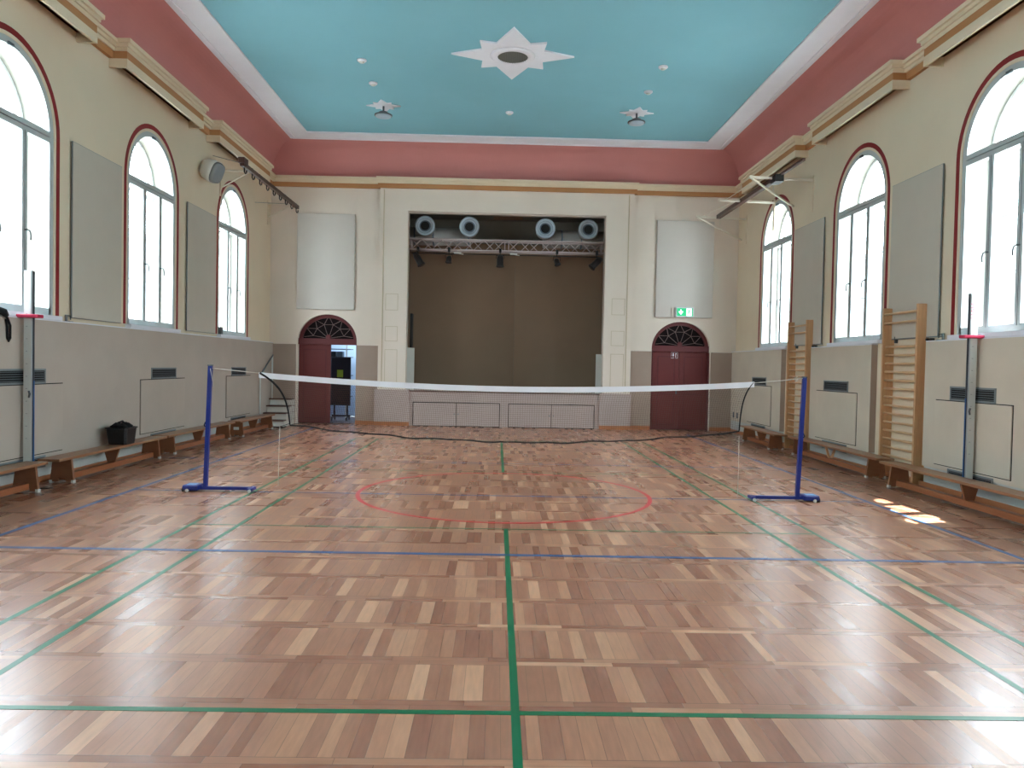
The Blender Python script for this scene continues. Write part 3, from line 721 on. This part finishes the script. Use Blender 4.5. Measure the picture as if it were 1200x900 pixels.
b.tube([(x, -.42, 2.08), (x, -.36, 2.03), (x+.005, -.32, 1.95), (x+.005, -.32, 1.80), (x, -.34, 1.765), (x, -.36, 1.80), (x, -.365, 1.93), (x, -.39, 2.02)], .014, 6); b.build('loop', 'blackcloth', t)

# ------------------------------------------------------------------ badminton net and posts
def netpost(s, label, top_x, bx):
    t = thing('net_post', (bx, -.09, 0), label, 'net post', 'blue badminton posts')
    y = -.09
    MB().ring([[(x_+dx*.024, y+dy*.024, z) for dx, dy in ((-1,-1),(1,-1),(1,1),(-1,1))] for x_, z in ((bx, .05), (top_x, 1.52))], True, True).build('upright', 'blue', t, bevel=.004)
    xi = bx-s*.56; xo = bx+s*.24
    MB().box(bx+s*.1, xi, y-.025, y+.025, .02, .06).build('base_bar', 'blue', t, bevel=.004)
    MB().box(bx+s*.05, xo, y-.11, y+.09, .02, .085).build('weight_box', 'blue', t, bevel=.015)
    MB().box(bx+s*.09, bx+s*.2, y-.08, y+.02, .085, .089).build('label_plate', 'bluelight', t)
    MB().box(xi-s*.03, xi+s*.03, y-.09, y+.08, .02, .055).build('cross_foot', 'blue', t, bevel=.004)
    for px, py in ((xo-s*.01, -.14), (xo-s*.01, -.05)):
        MB().tube([(px-.015*s, y+py+.09-.03, .03), (px+.015*s, y+py+.09-.03, .03)], .03, 14).build('wheel', 'black', t)
    for px in (xi, xo-s*.06): MB().tube([(px, y-.115, .022), (px, y-.09, .022)], .02, 12).build('foot_cap', 'rubber', t)
    MB().box(top_x-.026, top_x+.026, y-.026, y+.026, 1.52, 1.535).build('top_cap', 'slat', t)
    MB().tube([(bx+s*.03+(top_x-bx)*.5, y, .78), (bx+s*.045+(top_x-bx)*.5, y, .80), (bx+s*.03+(top_x-bx)*.5, y, .84)], .008, 6).build('cleat', 'navy', t)
netpost(-1, 'blue badminton post with wheeled base at the left end of the net', -3.585, -3.63)
netpost(1, 'blue badminton post with wheeled base at the right end of the net', 3.66, 3.61)
YN = -.09
def ztop(x): return 1.335 + .115*(abs(x)/3.03)**1.9
def zbot(x):
    w_ = .008*math.sin(x*7)+.006*math.sin(x*13+1)
    return .672 + .17*(abs(x)/2.75)**1.9 + w_*.8 + (.0 if x < 0 else -.01)
def edge(v, s):          # half width at depth fraction v (0 top .. 1 bottom)
    e = 3.03 if s > 0 else 2.99
    k_ = .16 if s > 0 else .37
    return e - k_*min(1, (1-math.exp(-3.2*v))*1.04)
def npt(u, v):
    s = 1 if u >= 0 else -1; x = u*edge(v, s)
    zt_, zb_ = ztop(x), zbot(x)
    return Vector((x, YN + .0, zt_ + (zb_-zt_)*v))
t = thing('badminton_net', (0, YN, 0), 'sagging badminton net with white top tape strung between the blue posts', 'net')
NU, NV = 200, 26; b = MB(); h = .0011
grid = [[npt(-1+2*i/NU, j/NV) for j in range(NV+1)] for i in range(NU+1)]
bmv = b.bm.verts.new; bmf = b.bm.faces.new
for i in range(NU+1):
    L0 = [bmv(p+Vector((-h, 0, 0))) for p in grid[i]]; L1 = [bmv(p+Vector((h, 0, 0))) for p in grid[i]]
    for j in range(NV): bmf((L0[j], L1[j], L1[j+1], L0[j+1]))
for j in range(1, NV+1):
    L0 = [bmv(grid[i][j]+Vector((0, .0006, -h))) for i in range(0, NU+1)]; L1 = [bmv(grid[i][j]+Vector((0, .0006, h))) for i in range(0, NU+1)]
    for i in range(NU): bmf((L0[i], L1[i], L1[i+1], L0[i+1]))
me = bpy.data.meshes.new('netting'); bmesh.ops.translate(b.bm, verts=b.bm.verts, vec=-WORLD[t.name]); b.bm.to_mesh(me); b.bm.free(); me.materials.append(M['net'])
o = bpy.data.objects.new('netting', me); COL.objects.link(o); o.parent = t
lp = []
for i in range(61):
    x = -3.0+i*(6.04)/60; z = ztop(x)
    lp.append([(x, YN-.006, z+.008), (x, YN+.006, z+.008), (x, YN+.006, z-.060), (x, YN-.006, z-.060)])
MB().ring(lp, True, True).build('top_tape', 'tape', t)
MB().tube([npt(-1+2*i/90, 1)+Vector((0, 0, -.006)) for i in range(91)], .0105, 6).build('bottom_rope', 'rope', t)
MB().tube([npt(-1, i/14) for i in range(15)], [.014-.0004*i for i in range(15)], 6).build('side_rope', 'rope', t)
MB().tube([npt(1, i/14) for i in range(15)], .009, 6).build('side_rope', 'rope', t)
MB().tube([(-3.575, YN, 1.495), (-3.3, YN, 1.47), (-2.99, YN, 1.445)], .006, 6).build('tension_cord', 'cord', t)
MB().tube([(3.65, YN, 1.515), (3.35, YN, 1.475), (3.04, YN, 1.445)], .006, 6).build('tension_cord', 'cord', t)
MB().tube([(-3.575, YN-.03, 1.49), (-3.55, YN-.03, 1.36), (-3.53, YN-.03, 1.27)], .004, 5).build('loose_end', 'cord', t)
MB().tube([(3.56, YN-.03, 1.53), (3.52, YN-.03, 1.51), (3.54, YN-.03, 1.47), (3.57, YN-.03, 1.5)], .006, 5).build('loose_end', 'cord', t)
MB().tube([(-2.74, YN, .80), (-2.75, YN, .4), (-2.75, YN, .08)], .0045, 5).build('hanging_cord', 'cord', t)
MB().tube([(2.87, YN, .80), (2.875, YN, .4), (2.87, YN, .03)], .0045, 5).build('hanging_cord', 'cord', t)
MB().tube([(-2.62, YN, .84), (-2.74, YN, .80)], .004, 5).build('corner_tie', 'rope', t)

# ------------------------------------------------------------------ corner steps and rail
t = thing('corner_steps', (-5.55, 9.8, 0), 'white steps with dark brown treads in the left back corner', 'steps')
for i in range(4):
    zt_ = .14+.165*i; y = 9.3+.24*i
    MB().box(-5.84, -5.28, y, YB-.05, zt_-.165 if i else 0, zt_-.02).build('riser', 'stepside', t)
    MB().box(-5.86, -5.30, y-.03, y+.26 if i < 3 else YB-.05, zt_-.02, zt_+.01).build('tread', 'step', t)
t2 = thing('bathroom_scale', (-5.42, 9.02, 0), 'low white box with dark underside on the floor in front of the corner steps', 'box')
MB().ring([[(-5.62, 8.9, z), (-5.2, 8.9, z), (-5.2, 9.2, z), (-5.62, 9.2, z)] for z in (0, .03)], True, True).build('base', 'black', t2)
MB().ring([[(-5.64, 8.88, .03), (-5.18, 8.88, .03), (-5.18, 9.22, .03), (-5.64, 9.22, .03)], [(-5.62, 8.9, .08), (-5.24, 8.9, .07), (-5.24, 9.2, .07), (-5.62, 9.2, .08)]], True, True).build('top', 'stepside', t2)
t2.name = 'plastic_box'; WORLD['plastic_box'] = WORLD['bathroom_scale']
t = thing('handrail', (-5.8, 9.5, 0), 'thin white handrail with sloped dark bar beside the corner steps', 'handrail')
for y, z in ((9.07, 1.25), (10.05, 1.72)): MB().tube([(-5.80, y, .1), (-5.80, y, z)], .018, 8).build('post', 'rubber', t)
MB().tube([(-5.79, 9.05, 1.25), (-5.79, 10.06, 1.74)], .018, 8).build('sloped_bar', 'slat', t)

# ------------------------------------------------------------------ storage room behind the open door
x0, x1, y1 = -5.7, -3.3, 13.2
trim(MB().box(x0, x1, YB+.3, y1, -.1, -.001), 'storefloor')
trim(MB().box(x0-.1, x0, YB+.3, y1, 0, 2.9).box(x1, x1+.1, YB+.3, y1, 0, 2.9).box(x0, x1, y1, y1+.1, 0, 2.9), 'storewall')
trim(MB().box(x0, x1, YB+.3, y1, 2.9, 3.0), 'storewall')
t = thing('folded_table', (-4.33, 11.6, 0), 'tall dark folded table on wheels seen through the open arched door', 'folded table')
MB().box(-4.65, -4.12, 11.55, 11.62, .42, 1.72).build('board', 'navy', t, bevel=.01)
MB().band([(-4.66, .41), (-4.11, .41), (-4.11, 1.73), (-4.66, 1.73)], [(-4.63, .44), (-4.14, .44), (-4.14, 1.70), (-4.63, 1.70)], lambda u, z, w: (u, 11.54+w, z), 0, .03, True).build('edge_frame', 'groove', t)
MB().box(-4.48, -4.32, 11.535, 11.55, 1.18, 1.38).build('sticker', 'lime', t)
MB().bar((-4.55, 11.6, .42), (-4.55, 11.6, .12), .04, .04).bar((-4.2, 11.6, .42), (-4.2, 11.6, .12), .04, .04).bar((-4.62, 11.6, .13), (-4.12, 11.6, .13), .04, .04).build('stand', 'black', t)
for x in (-4.58, -4.18):
    for y in (11.4, 11.8):
        MB().tube([(x-.015, y, .05), (x+.015, y, .05)], .05, 14).build('wheel', 'black', t)
    MB().bar((x, 11.4, .07), (x, 11.8, .12), .03, .03).build('wheel_arm', 'black', t)
t = thing('storage_shelf', (-4.85, 12.7, 0), 'metal shelf with small boxes behind the dark folded table', 'shelf')
for x in (-5.2, -4.42): MB().box(x-.02, x+.02, 12.5, 12.54, 0, 2.3).build('upright', 'rubber', t)
for z in (.6, 1.2, 1.72, 1.95): MB().box(-5.2, -4.3, 12.5, 12.9, z, z+.02).build('shelf_board', 'slat', t)
for x, z, w in ((-4.82, 1.742, 'left'), (-4.62, 1.742, 'right')):
    tag(MB().box(x-.08, x+.08, 12.55, 12.8, z, z+.15).build('storage_box', 'black' if w == 'left' else 'slat', bevel=.004), 'small %s box on the storage shelf, seen through the open door' % ('black' if w == 'left' else 'grey'), 'box')
tag(MB().box(-4.02, -3.98, 11.9, 12.0, 0, 1.7).build('upright_pole', 'navy'), 'thin dark upright pole beside the folded table', 'pole')

# ------------------------------------------------------------------ loudspeaker on left wall
t = thing('wall_loudspeaker', (XL+.2, 5.6, 5.2), 'rounded white loudspeaker with grey mesh front high on the left wall', 'loudspeaker')
c0 = Vector((-5.82, 5.62, 5.30)); d = Vector((.85, -.30, -.42)).normalized()
a_ = d.cross(Vector((0, 0, 1))).normalized(); b_ = a_.cross(d)
def ell(c, rx, rz, p=3.0, n=28):
    o = []
    for k in range(n):
        an = 2*PI*k/n; cc, ss = math.cos(an), math.sin(an)
        o.append(c + a_*rx*math.copysign(abs(cc)**(2/p), cc) + b_*rz*math.copysign(abs(ss)**(2/p), ss))
    return o
MB().ring([ell(c0-d*.10, .05, .07), ell(c0-d*.06, .11, .14), ell(c0+d*.02, .145, .19), ell(c0+d*.16, .16, .215), ell(c0+d*.24, .16, .215)], True, True, True).build('cabinet', 'speaker', t)
MB().ring([ell(c0+d*.24, .15, .205), ell(c0+d*.31, .135, .185), ell(c0+d*.325, .10, .15)], True, True, True).build('grille', 'mesh', t)
MB().tube([(XL, 5.85, 5.32), c0-d*.05], .02, 8).box(XL, XL+.015, 5.78, 5.92, 5.24, 5.40).build('wall_mount', 'slat', t)

# ------------------------------------------------------------------ apparatus rails
t = thing('apparatus_rail', (-5.3, 8, 5.45), 'brown horizontal rail with hooks on white brackets high on the left wall', 'apparatus rail')
MB().box(-5.26, -5.18, 5.85, 10.05, 5.42, 5.50).build('beam', 'rail', t)
MB().box(-5.28, -5.16, 5.80, 6.05, 5.47, 5.58).build('end_fitting', 'rail', t)
for k in range(9):
    y = 6.0+k*.49
    MB().tube([(-5.22, y, 5.53), (-5.22, y, 5.34), (-5.20, y, 5.30), (-5.17, y-.02, 5.31), (-5.17, y-.02, 5.36)], .014, 6).build('hook', 'lampblack', t)
for y in (6.72, 10.0):
    br = MB().bar((XL, y, 5.53), (-5.17, y, 5.53), .035, .035).build('bracket_arm', 'bracket', t)
    MB().bar((XL, y+.15, 5.22), (-5.35, y, 5.51), .022, .022).build('brace', 'bracket', br)
    MB().bar((XL+.01, y, 5.0), (XL+.01, y, 5.6), .03, .03).build('wall_strip', 'wall', br)
MB().tube([(XL, 6.3, 5.72), (-5.25, 6.1, 5.52)], .005, 5).build('stay_wire', 'grille', t)
MB().tube([(XL, 9.0, 5.35), (-5.25, 9.6, 5.45)], .005, 5).build('stay_wire', 'grille', t)
t = thing('apparatus_rail', (5.4, 8, 5.4), 'brown horizontal rail carried by three long cream arms high on the right wall', 'apparatus rail')
MB().box(5.25, 5.35, 5.5, 9.6, 5.34, 5.43).build('beam', 'rail', t)
MB().box(5.32, 5.37, 4.4, 5.6, 5.40, 5.45).build('beam_tail', 'rail', t)
MB().box(5.22, 5.38, 5.45, 5.75, 5.28, 5.42).build('end_fitting', 'lampblack', t)
for i, (y, yw, zw) in enumerate(((5.66, 6.64, 5.05), (7.76, None, None), (9.70, 10.05, 4.9))):
    br = MB().bar((XR, y, 5.365), (4.78, y, 5.40), .045, .045).build('bracket_arm', 'bracket', t)
    MB().tube([(4.80, y-.025, 5.40), (4.80, y+.025, 5.40)], .035, 10).build('end_plate', 'bracket', br)
    if yw:
        MB().bar((4.82, y, 5.37), (XR, yw, zw), .035, .035).build('brace', 'bracket', br)
        MB().bar((5.42, y+(yw-y)*.48, 5.38), (5.42, y+(yw-y)*.48, 5.22), .02, .02).build('drop_link', 'bracket', br)
    MB().box(XR-.02, XR, y-.04, y+.04, 4.75, 5.45).build('wall_strip', 'wall', br)
MB().tube([(4.95, 7.76, 5.42), (5.05, 5.8, 5.43)], .006, 5).build('stay_wire', 'bracket', t)
MB().tube([(4.95, 9.7, 5.42), (5.2, 7.9, 5.42)], .006, 5).build('stay_wire', 'bracket', t)

# ------------------------------------------------------------------ ceiling fittings
def star(cx, cy, sc, z1, z0_):
    q1 = [(0, 1.12), (.29, .50), (.57, .57), (.54, .24), (1.09, 0)]
    pts = q1 + [(x, -y) for x, y in q1[-2::-1]] ; pts += [(-x, y) for x, y in pts[-2:0:-1]]
    return MB().prism([(cx+x*sc, cy+y*sc) for x, y in pts], 2, z1, z0_)
t = thing('ceiling_star', (.05, 4.27, 7.05), 'large white eight-pointed ceiling star with a round vent in the middle', 'ceiling star')
star(.05, 4.27, 1., 7.07, 7.10).build('star', 'white', t)
MB().revolve([(.27, 0), (.36, 0), (.40, .03), (.27, .03)], (.05, 4.27, 7.04), (0, 0, 1), 48, hollow=True).build('ring', 'white', t)
MB().revolve([(.275, 0), (.275, .004)], (.05, 4.27, 7.055), (0, 0, 1), 40).build('vent_disc', 'vent', t)
b = MB()
for i in range(-8, 9):
    w = math.sqrt(max(0, .27**2-(i*.032)**2)); b.box(.05+i*.032-.005, .05+i*.032+.005, 4.27-w, 4.27+w, 7.045, 7.055)
b.build('vent_bars', 'grille', t)
for x, y, w in ((-2.66, 7.15, 'left'), (2.78, 7.18, 'right')):
    t = thing('pendant_lamp', (x, y, 6.8), 'small white ceiling star with a round hanging lamp, on the %s of the ceiling' % w, 'ceiling lamp', 'star lamps on the ceiling')
    star(x, y, .34, 7.08, 7.10).build('star', 'white', t)
    MB().tube([(x, y, 7.08), (x, y, 6.94)], .02, 8).build('stem', 'slat', t)
    MB().revolve([(.03, .07), (.09, .06), (.12, .02), (.19, 0), (.19, -.02), (.05, -.03)], (x, y, 6.90), (0, 0, 1), 32).build('shade', 'slat', t)
    MB().revolve([(.17, -.02), (.16, -.045), (.05, -.06)], (x, y, 6.90), (0, 0, 1), 32).build('diffuser', 'nozzle', t)
for x, y, w in ((-2.69, 4.70, 'nearer of the two on the left'), (-2.67, 5.84, 'farther of the two on the left'), (.04, 7.37, 'alone in the middle near the stage'), (2.78, 5.9, 'farther of the two on the right'), (2.80, 4.63, 'nearer of the two on the right')):
    t = thing('ceiling_spot', (x, y, 7.05), 'small round white ceiling fitting, %s' % w, 'ceiling fitting', 'small round ceiling fittings')
    MB().revolve([(.085, .04), (.085, .02), (.06, 0), (.01, -.0)], (x, y, 7.06), (0, 0, 1), 24).build('housing', 'white', t)
    MB().revolve([(.05, 0), (.04, -.015), (.01, -.02)], (x, y, 7.06), (0, 0, 1), 20).build('dome', 'rubber', t)

# ------------------------------------------------------------------ outside
trim(MB().box(-40, XL-.6, -30, 70, -1.2, -1.0), 'ground'); trim(MB().box(XR+.6, 40, -30, 70, -1.2, -1.0), 'ground')
def facade(x, s, y0, y1, m, label, z1=7.5):
    t = thing('neighbouring_house', (x, (y0+y1)/2, -1), label, 'house')
    MB().box(x, x+s*2, y0, y1, -1, z1).build('wall', m, t)
    y = y0+1.6
    while y < y1-1.5:
        for z in (1., 4.2):
            w = MB().box(x-s*.02, x, y-.5, y+.5, z, z+1.7).build('window', 'outwin', t)
        y += 2.8
facade(-17, -1, -6, 34, 'facade', 'pale house faintly visible through the nearer left windows')
facade(-17, -1, 35, 64, 'facade_y', 'yellow house faintly visible through the farthest left window')
facade(18, 1, -6, 60, 'facade', 'pale house faintly visible through the right windows')

# ------------------------------------------------------------------ light
w = bpy.data.worlds.new('overcast'); bpy.context.scene.world = w; w.use_nodes = True
bg = w.node_tree.nodes['Background']; bg.inputs[0].default_value = (.77, .90, 1, 1); bg.inputs[1].default_value = 31.0
for side, xw, s in (('l', XL, 1), ('r', XR, -1)):
    for y in WY:
        l = bpy.data.lights.new('window_portal', 'AREA'); l.shape = 'RECTANGLE'; l.size = 3.3; l.size_y = 1.8; l.cycles.is_portal = True
        o = bpy.data.objects.new('window_portal', l); COL.objects.link(o); o.location = (xw-s*.52, y, 3.75)
        o.rotation_euler = (0, -s*PI/2, 0)
l = bpy.data.lights.new('storage_light', 'AREA'); l.shape = 'RECTANGLE'; l.size = 1.2; l.size_y = .5; l.energy = 45; l.color = (.74, .87, 1)
o = bpy.data.objects.new('storage_light', l); COL.objects.link(o); o.location = (-4.1, 12.4, 2.85)
for k, (px, py) in enumerate(((4.84, 0.0), (4.77, -.33), (4.70, -.66), (4.63, -1.0), (4.56, -1.25))):
    l = bpy.data.lights.new('sunbeam', 'SPOT'); l.energy = 240000; l.spot_size = math.radians(.5); l.spot_blend = .2; l.shadow_soft_size = .01; l.color = (1, .98, .95)
    tgt = Vector((px, py, 0)); src = tgt + Vector((4.4, 1.1, 8.2))*2.4
    o = bpy.data.objects.new('sunbeam', l); COL.objects.link(o); o.location = src
    o.rotation_euler = (tgt-src).to_track_quat('-Z', 'Y').to_euler()

# ------------------------------------------------------------------ camera
f, pitch, yaw, roll = 897.9, .0246, .0194, .0202
F = Vector((math.sin(yaw)*math.cos(pitch), math.cos(yaw)*math.cos(pitch), -math.sin(pitch)))
r0 = Vector((math.cos(yaw), -math.sin(yaw), 0)); u0 = r0.cross(F)
r = r0*math.cos(roll)+u0*math.sin(roll); u = u0*math.cos(roll)-r0*math.sin(roll)
cam = bpy.data.cameras.new('camera'); cam.sensor_width = 36; cam.lens = f/1200*36; cam.clip_end = 300
co = bpy.data.objects.new('camera', cam); COL.objects.link(co)
mw = Matrix(((r.x, u.x, -F.x, -.1135), (r.y, u.y, -F.y, -9.431), (r.z, u.z, -F.z, 1.603), (0, 0, 0, 1)))
co.matrix_world = mw
sc = bpy.context.scene; sc.camera = co
sc.view_settings.view_transform = 'Standard'; sc.view_settings.look = 'None'; sc.view_settings.exposure = 0
sc.cycles.use_denoising = True; sc.cycles.max_bounces = 10; sc.cycles.diffuse_bounces = 6; sc.cycles.transparent_max_bounces = 24
sc.cycles.sample_clamp_indirect = 0
